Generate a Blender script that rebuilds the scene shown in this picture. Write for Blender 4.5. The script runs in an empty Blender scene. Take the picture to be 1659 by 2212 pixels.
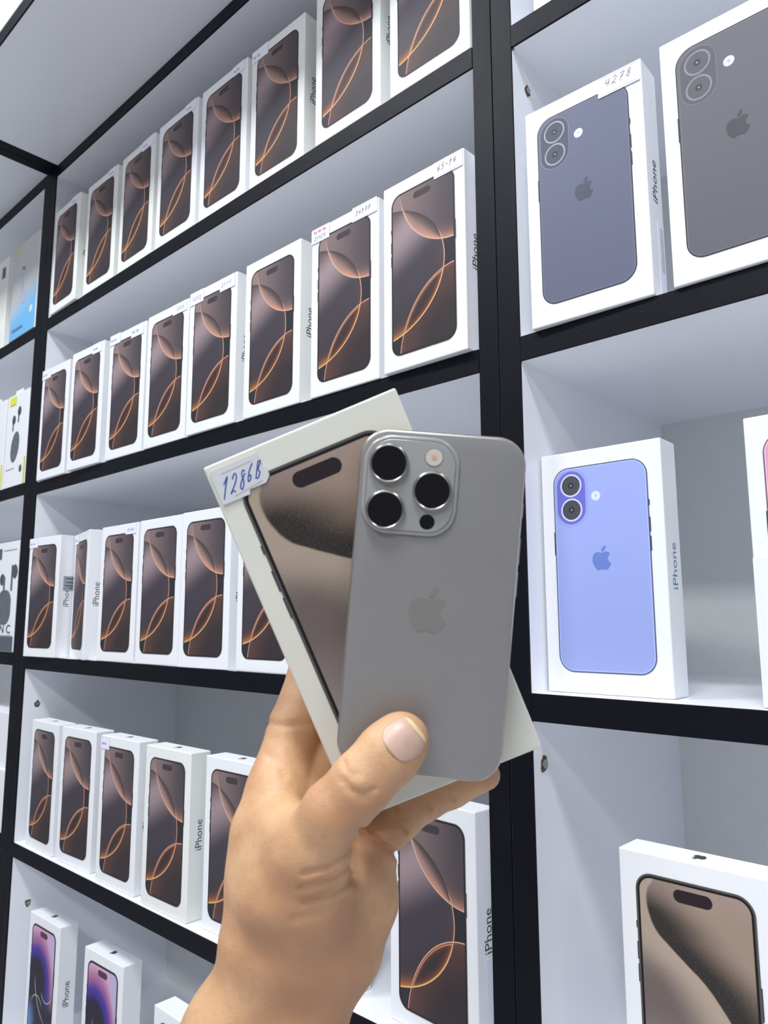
import bpy, bmesh, math, random
import numpy as np
from mathutils import Vector, Matrix
from mathutils.geometry import tessellate_polygon
random.seed(7)
SC = bpy.context.scene
COL = SC.collection
S = 0.465            # metres per measured unit (distance camera - shelf front = 1 unit)
CAMZ = 1.30
def WP(x, y, z): return Vector((x * S, y * S, CAMZ + z * S))

# ------------------------------------------------------------------ camera
F_PX = 1602.47
CR = ((0.73391442, 0.67923622, -0.00278879),      # camera right
      (0.09981572, -0.10378786, 0.98957814),      # camera up
      (-0.67186788, 0.72654403, 0.14396986))      # camera forward
cam_d = bpy.data.cameras.new('camera')
cam = bpy.data.objects.new('camera', cam_d); COL.objects.link(cam)
cam_d.sensor_fit = 'HORIZONTAL'; cam_d.sensor_width = 36.0
cam_d.lens = F_PX / 1659.0 * 36.0
cam_d.clip_start = 0.02
CM = Matrix(((CR[0][0], CR[1][0], -CR[2][0], 0), (CR[0][1], CR[1][1], -CR[2][1], 0),
             (CR[0][2], CR[1][2], -CR[2][2], CAMZ), (0, 0, 0, 1)))
cam.matrix_world = CM
cam_d.dof.use_dof = True
cam_d.dof.focus_distance = 0.55
cam_d.dof.aperture_fstop = 26.0
SC.camera = cam
SC.cycles.diffuse_bounces = 8

# ------------------------------------------------------------------ light and exposure
SC.view_settings.view_transform = 'Standard'
SC.view_settings.look = 'None'
SC.view_settings.gamma = 1.0
SC.view_settings.exposure = 0.0
SC.view_settings.use_curve_mapping = False
world = bpy.data.worlds.new('room_air'); SC.world = world
world.use_nodes = True
world.node_tree.nodes['Background'].inputs[0].default_value = (0.86, 0.90, 1.0, 1)
world.node_tree.nodes['Background'].inputs[1].default_value = 0.27
def area_light(name, loc, rot, sx, sy, power, col):
    l = bpy.data.lights.new(name, 'AREA'); l.shape = 'RECTANGLE'; l.size = sx; l.size_y = sy
    l.energy = power; l.color = col
    o = bpy.data.objects.new(name, l); COL.objects.link(o); o.location = loc; o.rotation_euler = rot
    return o
LZ = CAMZ + 3.50 * S
# two rows of ceiling panels behind the camera
area_light('ceiling_panel_light', (-1.15, -0.50, LZ), (0, 0, 0), 0.6, 0.28, 26, (0.93, 0.96, 1.0))
area_light('ceiling_panel_light', (0.20, -0.50, LZ), (0, 0, 0), 0.6, 0.28, 29, (0.93, 0.96, 1.0))
area_light('ceiling_panel_light', (2.0, -0.50, LZ), (0, 0, 0), 0.6, 0.28, 8, (0.93, 0.96, 1.0))

area_light('ceiling_panel_light', (0.5, -1.75, LZ), (0, 0, 0), 1.2, 0.28, 45, (0.98, 0.97, 0.98))

# ------------------------------------------------------------------ colour and node helpers
def lin(c):
    return tuple(((v / 255.0) / 12.92 if v / 255.0 <= 0.04045 else ((v / 255.0 + 0.055) / 1.055) ** 2.4) for v in c) + (1.0,)
class E:
    nt = None
    def __init__(s, v): s.v = v
    @staticmethod
    def m(op, *a):
        n = E.nt.nodes.new('ShaderNodeMath'); n.operation = op
        for i, x in enumerate(a):
            x = x.v if isinstance(x, E) else x
            if isinstance(x, (int, float)): n.inputs[i].default_value = x
            else: E.nt.links.new(x, n.inputs[i])
        return E(n.outputs[0])
    def __add__(s, o): return E.m('ADD', s, o)
    __radd__ = __add__
    def __sub__(s, o): return E.m('SUBTRACT', s, o)
    def __rsub__(s, o): return E.m('SUBTRACT', o, s)
    def __mul__(s, o): return E.m('MULTIPLY', s, o)
    __rmul__ = __mul__
    def __truediv__(s, o): return E.m('DIVIDE', s, o)
    def __neg__(s): return E.m('MULTIPLY', s, -1.0)
def emax(a, b): return E.m('MAXIMUM', a, b)
def emin(a, b): return E.m('MINIMUM', a, b)
def eabs(a): return E.m('ABSOLUTE', a)
def esqrt(a): return E.m('SQRT', a)
def eexp(a): return E.m('EXPONENT', a)
def hyp(a, b): return esqrt(a * a + b * b)
def ss(e0, e1, x, kind='SMOOTHSTEP'):
    n = E.nt.nodes.new('ShaderNodeMapRange'); n.interpolation_type = kind
    n.inputs['From Min'].default_value = e0; n.inputs['From Max'].default_value = e1
    n.inputs['To Min'].default_value = 0; n.inputs['To Max'].default_value = 1
    E.nt.links.new(x.v, n.inputs['Value'])
    return E(n.outputs[0])
def mix(f, a, b):
    n = E.nt.nodes.new('ShaderNodeMix'); n.data_type = 'RGBA'; n.clamp_factor = True
    if isinstance(f, E): E.nt.links.new(f.v, n.inputs[0])
    else: n.inputs[0].default_value = f
    for k, x in ((6, a), (7, b)):
        if isinstance(x, E): E.nt.links.new(x.v, n.inputs[k])
        else: n.inputs[k].default_value = x if len(x) == 4 else lin(x)
    return E(n.outputs[2])
def noise(scale, detail=2.0, vec=None, rough=0.5):
    n = E.nt.nodes.new('ShaderNodeTexNoise'); n.inputs['Scale'].default_value = scale
    n.inputs['Detail'].default_value = detail; n.inputs['Roughness'].default_value = rough
    if vec is None: vec = objco()
    E.nt.links.new(vec, n.inputs['Vector'])
    return E(n.outputs['Fac'])
def objco():
    n = E.nt.nodes.new('ShaderNodeTexCoord'); return n.outputs['Object']
def xyz():
    n = E.nt.nodes.new('ShaderNodeSeparateXYZ'); E.nt.links.new(objco(), n.inputs[0])
    return E(n.outputs[0]), E(n.outputs[1]), E(n.outputs[2])
def newmat(name, rough=0.5, metal=0.0, col=None, **kw):
    m = bpy.data.materials.new(name); m.use_nodes = True
    E.nt = m.node_tree
    b = m.node_tree.nodes['Principled BSDF']
    b.inputs['Roughness'].default_value = rough; b.inputs['Metallic'].default_value = metal
    if col is not None: b.inputs['Base Color'].default_value = lin(col)
    for k, v in kw.items(): b.inputs[k].default_value = v
    return m, b
def setcol(b, e): E.nt.links.new(e.v, b.inputs['Base Color'])
def setrough(b, e): E.nt.links.new(e.v, b.inputs['Roughness'])
def bump(b, h, strength=0.2, dist=0.001):
    n = E.nt.nodes.new('ShaderNodeBump'); n.inputs['Strength'].default_value = strength
    n.inputs['Distance'].default_value = dist
    E.nt.links.new(h.v, n.inputs['Height']); E.nt.links.new(n.outputs[0], b.inputs['Normal'])
def simple(name, col, rough=0.5, metal=0.0, var=0.06, scale=30.0, bumpd=0.0, **kw):
    m, b = newmat(name, rough, metal, **kw)
    c2 = tuple(max(0, v * (1 - var)) for v in col)
    n = noise(scale, 3.0)
    setcol(b, mix(n, col, c2))
    if bumpd: bump(b, noise(900.0, 2.0), 0.35, bumpd)
    return m

M = {}
M['carton'] = simple('white_carton_paper', (238, 240, 243), 0.42, 0, 0.02, 12)
M['carton_light_tint'] = simple('light_tinted_carton_paper', (226, 226, 214), 0.45, 0, 0.03, 25)  # white paper; the held box's dimmer, warmer light is put into its colour
M['carton_cream'] = simple('cream_carton_paper', (237, 239, 235), 0.45, 0, 0.03, 12)
m, b = newmat('white_laminate', 0.28); n = noise(6.0, 2.0)
setcol(b, mix(n, (238, 240, 245), (233, 235, 241))); M['laminate'] = m
M['backboard'] = simple('grey_hardboard', (226, 228, 226), 0.6, 0, 0.03, 60)
# dark textured laminate with chips and dust
m, b = newmat('black_laminate', 0.36, **{'Specular IOR Level': 0.14})
chips = ss(0.80, 0.84, noise(230.0, 2.0)); smear = ss(0.55, 0.8, noise(9.0, 4.0))
c = mix(smear * 0.35, (13, 15, 23), (30, 33, 42)); c = mix(chips * 0.9, c, (150, 152, 158))
setcol(b, c); bump(b, noise(1500.0, 2.0, rough=0.6), 0.45, 0.0004)
setrough(b, 0.42 + 0.12 * noise(20.0)); M['black'] = m
M['seam'] = simple('seam_gap_dark', (14, 14, 18), 0.8)
M['ink'] = simple('grey_ink', (74, 78, 88), 0.5)
M['ink_dark'] = simple('dark_ink', (52, 54, 60), 0.4)
M['ink_blue'] = simple('blue_print_ink', (104, 128, 178), 0.5)
M['pen_blue'] = simple('blue_pen_ink', (62, 84, 165), 0.6)
M['pen_black'] = simple('black_pen_ink', (52, 54, 66), 0.6)
M['pen_purple'] = simple('purple_pen_ink', (128, 118, 185), 0.6)
M['pen_red'] = simple('red_pen_ink', (196, 88, 120), 0.6)
M['rule_pink'] = simple('pink_rule_line', (216, 172, 176), 0.6)
M['rule_grey'] = simple('grey_rule_line', (186, 190, 200), 0.6)
M['label'] = simple('label_paper', (236, 238, 248), 0.5, 0, 0.02, 40)
M['label_blue'] = simple('bluish_label_paper', (212, 216, 220), 0.5, 0, 0.03, 80)
M['label_grey'] = simple('grey_seal_foil', (150, 160, 172), 0.4, 0, 0.05, 80)
M['chrome'] = simple('worn_chrome', (190, 190, 186), 0.25, 0.9)
M['chip'] = simple('torn_chipboard', (110, 92, 58), 0.9, 0, 0.5, 700)

# ------------------------------------------------------------------ printed pictures (flat print as maths)
def rr_sdf(x, z, hw, hh, r):
    qx = eabs(x) - (hw - r); qz = eabs(z) - (hh - r)
    return hyp(emax(qx, 0.0), emax(qz, 0.0)) + emin(emax(qx, qz), 0.0) - r
def picture_bronze(pw, ph):
    m, b = newmat('bronze_circles_print', 0.55, **{'Specular IOR Level': 0.22})
    x, y, z = xyz()
    U = x / pw + 0.5; V = (ph / 2 - z) / pw
    r1 = hyp((U - 1.010) * 1.031, (V + 0.054) * 0.977); d1 = 0.890 - r1
    r2 = hyp((U + 0.207) * 0.828, V - 1.041); d2 = 0.862 - r2
    r3 = hyp((U - 1.0065) * 1.088, (V - 2.224) * 0.902); d3 = 0.95 - r3
    e = 0.004
    in1 = ss(-e, e, d1); in2 = ss(-e, e, d2); in3 = ss(-e, e, d3)
    # outside: pale mauve at top, nearly black on the right and bottom left
    c = mix(ss(0.3, 0.9, V), (158, 134, 130), (46, 47, 54))
    # middle circle
    t = V * 0.80 + U * 0.42
    c2 = mix(ss(0.20, 0.50, t), (112, 96, 98), (170, 150, 153))
    c2 = mix(ss(0.50, 0.98, t), c2, (72, 66, 76))
    c2 = mix(ss(1.1, 1.7, t), c2, (56, 50, 54))
    c2 = mix(eexp(d2 * (-28.0)) * ss(0.5, 0.2, V), c2, (78, 68, 68))
    c2 = mix(eexp(d2 * (-22.0)) * ss(0.7, 1.1, V) * 0.45, c2, (120, 84, 74))
    c2 = mix(eexp(d2 * (-22.0)) * ss(1.45, 1.8, V), c2, (226, 140, 66))
    c = mix(in2, c, c2)
    # lower right circle
    c3 = mix(ss(0.0, 0.5, d3), (92, 66, 60), (56, 49, 52))
    c3 = mix(eexp(d3 * (-55.0)) * 0.8, c3, (160, 92, 66))
    c = mix(in3 * (1.0 - in2), c, c3)
    # lens of middle and lower right circle
    dl = emin(d2, d3)
    cl = mix(eexp(emax(dl, 0.0) * (-46.0)), (56, 48, 50), (196, 108, 60))
    c = mix(in3 * in2, c, cl)
    # upper right circle
    c1 = mix(ss(0.15, 1.0, U), (144, 124, 122), (80, 72, 80))
    c1 = mix(ss(-0.1, 0.5, V) * 0.25, c1, (96, 86, 90))
    c1 = mix(eexp(d1 * (-17.0)) * ss(0.42, 0.80, V) * 0.9, c1, (226, 160, 134))
    c = mix(in1, c, c1)
    # lens of upper and middle circle
    tl = d2 / (emax(d1, 0.0001) + emax(d2, 0.0001))
    cz = mix(ss(0.02, 1.0, tl), (78, 69, 69), (190, 152, 140))
    cz = mix(ss(0.5, 0.78, V) * ss(0.4, 1.0, tl), cz, (224, 152, 116))
    c = mix(in1 * in2, c, cz)
    # bright outlines
    def line(d, w): return ss(w, w * 0.35, eabs(d))
    c = mix(line(d1, 0.011) * ss(0.0, 0.35, V) * 0.95, c, (238, 190, 164))
    c = mix(line(d2, 0.008) * ss(0.66, 0.82, V), c, (240, 182, 146))
    c = mix(line(d2 - 0.001, 0.010) * ss(1.1, 1.5, V), c, (255, 206, 142))
    c = mix(line(d3, 0.008), c, (236, 182, 156))
    c = mix(line(d3 - 0.022, 0.006) * in2, c, (232, 168, 138))
    # island, bezel
    isl = rr_sdf(x, z - (ph / 2 - 0.0085), 0.0098, 0.0032, 0.0032)
    c = mix(ss(0.0002, -0.0002, isl), c, (70, 62, 68))
    s = rr_sdf(x, z, pw / 2, ph / 2, 0.0105)
    c = mix(ss(-0.0019, -0.0015, s), c, (30, 30, 34))
    c = mix(ss(-0.0007, -0.0005, s), c, (96, 92, 92))
    g = noise(2600.0, 1.0)
    c = mix(0.20, c, (10, 9, 10))
    setcol(b, mix((g - 0.5) * 0.12 + 0.03, c, (150, 140, 140)))
    return m
def picture_sand(pw, ph):
    m, b = newmat('sand_swirl_print', 0.55, **{'Specular IOR Level': 0.22})
    x, y, z = xyz()
    U = x / pw + 0.5; V = (ph / 2 - z) / pw
    fc = E.nt.nodes.new('ShaderNodeFloatCurve')
    cv = fc.mapping.curves[0]
    pts = [(0.0, .20), (.09 / 2.2, .13), (.134 / 2.2, .105), (.245 / 2.2, .095), (.34 / 2.2, .115), (.445 / 2.2, .165), (.54 / 2.2, .27), (.655 / 2.2, .42), (.77 / 2.2, .57), (.92 / 2.2, .70), (1.03 / 2.2, .775), (1.16 / 2.2, .83), (1.4 / 2.2, .86), (1.7 / 2.2, .80), (1.0, .55)]
    cv.points[0].location = pts[0]; cv.points[1].location = pts[-1]
    for p in pts[1:-1]: cv.points.new(*p)
    fc.mapping.update()
    vn = V / 2.2
    E.nt.links.new(vn.v, fc.inputs['Value']); fc.inputs['Factor'].default_value = 1.0
    ub = E(fc.outputs[0])
    gr = noise(1400.0, 2.0, rough=0.7); big = noise(60.0, 2.0)
    d = (U - ub) + (gr - 0.5) * 0.020
    right = mix(ss(0.12, 0.72, d + 0.22 * ss(0.42, 0.12, V)), (48, 44, 43), (156, 136, 121))
    right = mix(ss(0.30, 0.0, V) * 0.8, right, (160, 142, 132))
    left = mix(ss(-0.05, -0.50, d) * ss(0.35, 0.9, V), (172, 156, 140), (108, 97, 94))
    left = mix(ss(1.0, 1.7, V) * ss(-0.25, -0.7, d), left, (158, 142, 138))
    c = mix(ss(-0.012, 0.012, d), left, right)
    c = mix(ss(0.52, 0.80, gr) * 0.30, c, (196, 178, 160))
    c = mix(ss(0.50, 0.25, gr) * 0.16, c, (72, 64, 60))
    isl = rr_sdf(x, z - (ph / 2 - 0.0088), 0.0115, 0.0037, 0.0037)
    c = mix(ss(0.0002, -0.0002, isl), c, (42, 34, 38))
    s = rr_sdf(x, z, pw / 2, ph / 2, 0.0105)
    c = mix(ss(-0.0027, -0.0023, s), c, (26, 24, 26))
    c = mix(ss(-0.0013, -0.0009, s), c, (88, 86, 84))
    setcol(b, c); return m
def picture_violet(pw, ph):
    m, b = newmat('violet_glow_print', 0.55, **{'Specular IOR Level': 0.22})
    x, y, z = xyz()
    U = x / pw + 0.5; V = (ph / 2 - z) / pw
    r = hyp((U - 0.28) * 0.95, (V - 1.02) * 0.78)
    c = mix(ss(0.30, 0.44, r), (48, 44, 56), (72, 58, 150))
    c = mix(ss(0.44, 0.62, r), c, (168, 106, 150))
    c = mix(ss(0.58, 0.80, r), c, (212, 168, 196))
    c = mix(ss(0.55, 0.9, U) * ss(0.55, 0.75, r), c, (190, 176, 206))
    c = mix(ss(0.95, 1.45, V), c, (50, 50, 60))
    c = mix(ss(0.42, 0.0, hyp(U + 0.05, (V - 1.75) * 0.8)), c, (110, 158, 214))
    def arc(cx, cy, rad, w): return ss(w, w * 0.2, eabs(hyp(U - cx, V - cy) - rad))
    a1 = arc(1.15, 0.86, 0.92, 0.014) * ss(0.85, 1.1, V) * ss(1.75, 1.5, V)
    a2 = arc(0.34, 1.46, 0.22, 0.013) * ss(1.42, 1.30, V)
    a3 = arc(0.72, 1.06, 0.21, 0.013) * ss(1.12, 1.20, V)
    c = mix(emax(a1, emax(a2, a3)) * 0.8, c, (214, 208, 220))
    isl = rr_sdf(x, z - (ph / 2 - 0.0095), 0.0110, 0.0037, 0.0037)
    c = mix(ss(0.0002, -0.0002, isl), c, (86, 58, 76))
    s = rr_sdf(x, z, pw / 2, ph / 2, 0.0105)
    c = mix(ss(-0.0027, -0.0023, s), c, (36, 32, 40))
    c = mix(ss(-0.0010, -0.0006, s), c, (84, 76, 92))
    setcol(b, c); return m
def picture_back(name, pw, ph, base, deep, ring, lens, flash):
    """printed rear of a phone: pill-shaped camera plate with two lenses, flash dot"""
    m, b = newmat(name, 0.5, **{'Specular IOR Level': 0.3})
    x, y, z = xyz()
    c = mix(ss(-0.07, 0.07, z), base, tuple(min(255, v * 1.05) for v in base))
    cx, cz = -pw / 2 + 0.0142, ph / 2 - 0.0225
    pill = rr_sdf(x - cx, z - cz, 0.0118, 0.0202, 0.0117)
    c = mix(ss(0.0022, -0.0016, pill), c, deep)
    c = mix(ss(0.0007, 0.0002, eabs(pill)) * 0.35, c, ring)
    for dz in (0.0090, -0.0090):
        rr = hyp(x - cx, z - cz - dz)
        c = mix(ss(0.0086, 0.0083, rr), c, ring)
        c = mix(ss(0.0074, 0.0071, rr), c, lens)
        c = mix(ss(0.0026, 0.0020, rr), c, tuple(v * 0.7 for v in lens))
        c = mix(ss(0.0007, 0.0003, rr), c, (200, 200, 205))
    rf = hyp(x - cx - 0.0192, z - cz + 0.0005)
    c = mix(ss(0.0036, 0.0033, rf), c, flash)
    c = mix(ss(0.0012, 0.0006, rf) * 0.4, c, deep)
    s = rr_sdf(x, z, pw / 2, ph / 2, 0.0118)
    c = mix(ss(-0.0009, -0.0006, s), c, tuple(v * 0.55 for v in base))
    c = mix(ss(-0.0016, -0.0012, s) * ss(-0.0009, -0.0012, s) * 0.7, c, tuple(min(255, v * 1.35) for v in base))
    setcol(b, c); return m
PW, PH = 0.0715, 0.1496
M['bronze'] = picture_bronze(PW, PH)
M['sand'] = picture_sand(0.0706, 0.1466)
M['violet'] = picture_violet(0.0715, 0.1475)
M['back_black'] = picture_back('slate_phone_print', 0.0716, 0.1476, (98, 102, 122), (80, 83, 100), (160, 162, 174), (78, 80, 94), (226, 226, 238))
M['back_grey'] = picture_back('grey_phone_print', 0.0716, 0.1476, (98, 99, 105), (92, 93, 99), (138, 139, 144), (94, 95, 100), (214, 214, 222))
M['back_blue'] = picture_back('blue_phone_print', 0.0716, 0.1476, (150, 164, 220), (106, 110, 202), (214, 210, 236), (72, 76, 82), (214, 224, 250))
M['back_pink'] = picture_back('pink_phone_print', 0.0716, 0.1476, (214, 158, 186), (190, 120, 160), (232, 200, 214), (80, 70, 78), (250, 224, 236))

# ------------------------------------------------------------------ mesh helpers
def link(name, me, mats, parent=None, loc=None, rotz=None):
    o = bpy.data.objects.new(name, me); COL.objects.link(o)
    if mats is not None:
        for mm in (mats if isinstance(mats, (list, tuple)) else [mats]): me.materials.append(mm)
    if parent is not None: o.parent = parent
    if loc is not None: o.location = loc
    if rotz is not None: o.rotation_euler = (0, 0, rotz)
    return o
def bm_mesh(bm, name, smooth=False):
    me = bpy.data.meshes.new(name); bm.normal_update(); bm.to_mesh(me); bm.free()
    if smooth:
        for p in me.polygons: p.use_smooth = True
    return me
def box_bm(x0, x1, y0, y1, z0, z1, bev=0.0, seg=2):
    bm = bmesh.new()
    bmesh.ops.create_cube(bm, size=1.0)
    for v in bm.verts:
        v.co = Vector(((x0 + x1) / 2 + v.co.x * (x1 - x0), (y0 + y1) / 2 + v.co.y * (y1 - y0), (z0 + z1) / 2 + v.co.z * (z1 - z0)))
    if bev: bmesh.ops.bevel(bm, geom=bm.edges[:], offset=bev, segments=seg, affect='EDGES', profile=0.5)
    return bm
def bx(name, x0, x1, y0, y1, z0, z1, mat, parent=None, bev=0.0, seg=2, smooth=False):
    return link(name, bm_mesh(box_bm(x0, x1, y0, y1, z0, z1, bev, seg), name, smooth), mat, parent)
def rr_pts(hw, hh, r, n=8, cx=0, cy=0):
    out = []
    for (sx, sy, a0) in ((1, 1, 0), (-1, 1, 90), (-1, -1, 180), (1, -1, 270)):
        for i in range(n + 1):
            a = math.radians(a0 + 90.0 * i / n)
            out.append((cx + sx * (hw - r) + r * math.cos(a), cy + sy * (hh - r) + r * math.sin(a)))
    return out
def prism(pts, y0, y1, plane='xz', holes=None):
    """closed outline extruded; plane xz: extrude along y; plane xy: along z; plane yz: along x"""
    bm = bmesh.new()
    def P(a, b_, t):
        return {'xz': (a, t, b_), 'xy': (a, b_, t), 'yz': (t, a, b_)}[plane]
    va = [bm.verts.new(P(a, b_, y0)) for a, b_ in pts]; vb = [bm.verts.new(P(a, b_, y1)) for a, b_ in pts]
    n = len(pts)
    for tri in tessellate_polygon([[Vector((a, b_, 0)) for a, b_ in pts]]):
        bm.faces.new([va[i] for i in tri]); bm.faces.new([vb[i] for i in reversed(tri)])
    for i in range(n): bm.faces.new((va[i], vb[i], vb[(i + 1) % n], va[(i + 1) % n]))
    bmesh.ops.recalc_face_normals(bm, faces=bm.faces[:])
    return bm
def join_bm(bms):
    out = bmesh.new()
    for b_ in bms:
        me = bpy.data.meshes.new('t'); b_.to_mesh(me); b_.free(); out.from_mesh(me); bpy.data.meshes.remove(me)
    return out
def disc(r, y0, y1, cx=0, cz=0, n=32, plane='xz'):
    return prism([(cx + r * math.cos(2 * math.pi * i / n), cz + r * math.sin(2 * math.pi * i / n)) for i in range(n)], y0, y1, plane)
def ribbon(strokes, w, y0, y1):
    """pen strokes as thin raised strips on the xz plane"""
    bms = []
    for st in strokes:
        L = []; R_ = []
        for i, p in enumerate(st):
            a = st[max(0, i - 1)]; c = st[min(len(st) - 1, i + 1)]
            dx, dy = c[0] - a[0], c[1] - a[1]; l = math.hypot(dx, dy) or 1
            nx, ny = -dy / l * w / 2, dx / l * w / 2
            L.append((p[0] + nx, p[1] + ny)); R_.append((p[0] - nx, p[1] - ny))
        bm = bmesh.new()
        vs = [[bm.verts.new((q[0], t, q[1])) for q in (L[i], R_[i])] for i in range(len(st)) for t in (y0,)]
        vt = [[bm.verts.new((q[0], y1, q[1])) for q in (L[i], R_[i])] for i in range(len(st))]
        for i in range(len(st) - 1):
            bm.faces.new((vs[i][0], vs[i + 1][0], vs[i + 1][1], vs[i][1]))
            bm.faces.new((vt[i][0], vt[i][1], vt[i + 1][1], vt[i + 1][0]))
            bm.faces.new((vs[i][0], vt[i][0], vt[i + 1][0], vs[i + 1][0]))
            bm.faces.new((vs[i][1], vs[i + 1][1], vt[i + 1][1], vt[i][1]))
        bms.append(bm)
    out = join_bm(bms); bmesh.ops.recalc_face_normals(out, faces=out.faces[:]); return out
DIG = {  # simple pen strokes in a 0..1 box
 '0': [[(.5, 1), (.2, .8), (.15, .4), (.4, 0), (.75, .2), (.8, .6), (.5, 1)]],
 '1': [[(.1, .62), (.55, 1), (.42, .5), (.3, -.15)]],
 '2': [[(.1, .75), (.35, 1), (.7, .85), (.6, .5), (.05, 0), (.3, .12), (.8, 0)]],
 '3': [[(.1, .95), (.7, .95), (.35, .6), (.7, .4), (.6, .05), (.05, .05)]],
 '4': [[(.2, 1), (.1, .45), (.8, .5)], [(.7, 1), (.6, 0)]],
 '5': [[(.8, 1), (.3, 1), (.2, .6), (.6, .6), (.7, .25), (.4, 0), (.05, .1)]],
 '6': [[(.7, 1), (.3, .7), (.1, .3), (.35, 0), (.7, .2), (.5, .5), (.15, .35)]],
 '7': [[(.1, .9), (.8, 1), (.45, .4), (.3, -.05)], [(.2, .45), (.75, .5)]],
 '8': [[(.7, .9), (.4, 1), (.25, .8), (.65, .35), (.5, 0), (.2, .15), (.3, .45), (.75, .8)]],
 'G': [[(.75, 1), (.35, .7), (.1, .2), (.25, 0), (.55, .15), (.5, .35), (.35, .3)]],
 'B': [[(.45, 1), (.15, 0)], [(.35, .95), (.85, .95), (.5, .5), (.8, .3), (.55, 0), (.15, .05)]],
 '-': [[(.1, .5), (.8, .55)]], ' ': [],
 '~': [[(0, .3), (.15, .9), (.3, .2), (.5, .85), (.6, .1), (.8, .7), (1, .3)]],
}
def smooth_line(p, n=5):
    if len(p) < 3: return p
    out = []
    for i in range(len(p) - 1):
        a, b_, c, d = p[max(0, i - 1)], p[i], p[i + 1], p[min(len(p) - 1, i + 2)]
        for k in range(n):
            t = k / n
            out.append(tuple(0.5 * (2 * b_[j] + (c[j] - a[j]) * t + (2 * a[j] - 5 * b_[j] + 4 * c[j] - d[j]) * t * t + (3 * b_[j] - a[j] - 3 * c[j] + d[j]) * t ** 3) for j in (0, 1)))
    out.append(p[-1]); return out
def handwriting(text, x, z, h, adv, slant=0.25, rise=0.0):
    st = []
    for i, ch in enumerate(text):
        for s in DIG[ch]:
            st.append([(x + i * adv + (p[0] * adv * 0.8) + slant * p[1] * h, z + p[1] * h + rise * i) for p in smooth_line(s)])
    return st
def text_mesh(txt, size, thick=0.0001, sx=1.0):
    cu = bpy.data.curves.new('lettering', 'FONT'); cu.body = txt; cu.size = size; cu.align_x = 'CENTER'; cu.align_y = 'CENTER'
    cu.extrude = thick; cu.resolution_u = 3
    o = bpy.data.objects.new('lettering', cu); COL.objects.link(o)
    dg = bpy.context.evaluated_depsgraph_get()
    me = bpy.data.meshes.new_from_object(o.evaluated_get(dg))
    bpy.data.objects.remove(o); bpy.data.curves.remove(cu)
    for v in me.vertices: v.co.x *= sx
    return me
# fruit-with-bite emblem outline (24 x 24 units, y down)
def bez(p0, c1, c2, p1, n=6):
    return [tuple((1 - t) ** 3 * p0[j] + 3 * (1 - t) ** 2 * t * c1[j] + 3 * (1 - t) * t * t * c2[j] + t ** 3 * p1[j] for j in (0, 1)) for t in [k / n for k in range(1, n + 1)]]
def rel_path(start, segs):
    p = start; out = [p]
    for s in segs:
        c1 = (p[0] + s[0], p[1] + s[1]); c2 = (p[0] + s[2], p[1] + s[3]); e_ = (p[0] + s[4], p[1] + s[5])
        out += bez(p, c1, c2, e_); p = e_
    return out[:-1] if math.dist(out[0], out[-1]) < 1e-3 else out
BODY = rel_path((12.152, 6.896), [(-.948, 0, -2.415, -1.078, -3.96, -1.04), (-2.04, .027, -3.91, 1.183, -4.961, 3.014), (-2.117, 3.675, -.546, 9.103, 1.519, 12.09),
  (1.013, 1.454, 2.208, 3.09, 3.792, 3.039), (1.52, -.065, 2.09, -.987, 3.935, -.987), (1.831, 0, 2.35, .987, 3.96, .948), (1.637, -.026, 2.676, -1.48, 3.676, -2.948),
  (1.156, -1.688, 1.636, -3.325, 1.662, -3.415), (-.039, -.013, -3.182, -1.221, -3.22, -4.857), (-.026, -3.04, 2.48, -4.494, 2.597, -4.559), (-1.429, -2.09, -3.623, -2.324, -4.39, -2.376), (-2, -.156, -3.675, 1.09, -4.61, 1.09)])
LEAF = rel_path((15.53, 3.83), [(.843, -1.012, 1.4, -2.427, 1.245, -3.83), (-1.207, .052, -2.662, .805, -3.532, 1.818), (-.78, .896, -1.454, 2.338, -1.273, 3.714), (1.338, .104, 2.715, -.688, 3.559, -1.701)])
def emblem_bm(size, y0, y1, plane='xz', flip=False):
    k = size / 24.0; f = -1 if flip else 1
    bms = []
    for path in (BODY, LEAF):
        bms.append(prism([((x - 12) * k * f, (12 - y) * k * f) for x, y in path], y0, y1, plane))
    return join_bm(bms)
def thing(name, label, cat, loc, rotz=0.0, group=None):
    o = bpy.data.objects.new(name, None); COL.objects.link(o); o.empty_display_size = 0.02
    o.location = loc; o.rotation_euler = (0, 0, rotz); o['label'] = label; o['category'] = cat
    if group: o['group'] = group
    return o

# ------------------------------------------------------------------ room shell
def struct(o): o['kind'] = 'structure'; return o
struct(bx('floor', -4.5, 4.5, -3.2, 1.2, -0.10, 0.0, simple('grey_floor_tile', (214, 214, 216), 0.35, 0, 0.06, 3)))
wallm = simple('white_wall_paint', (226, 229, 235), 0.7, 0, 0.03, 4)
TOPZ = CAMZ + 3.62 * S
struct(bx('wall_back', -4.5, 4.5, 0.80, 0.90, 0.0, TOPZ, wallm))
struct(bx('ceiling', -4.5, 4.5, -3.2, 1.2, TOPZ, TOPZ + 0.05, wallm))

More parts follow.
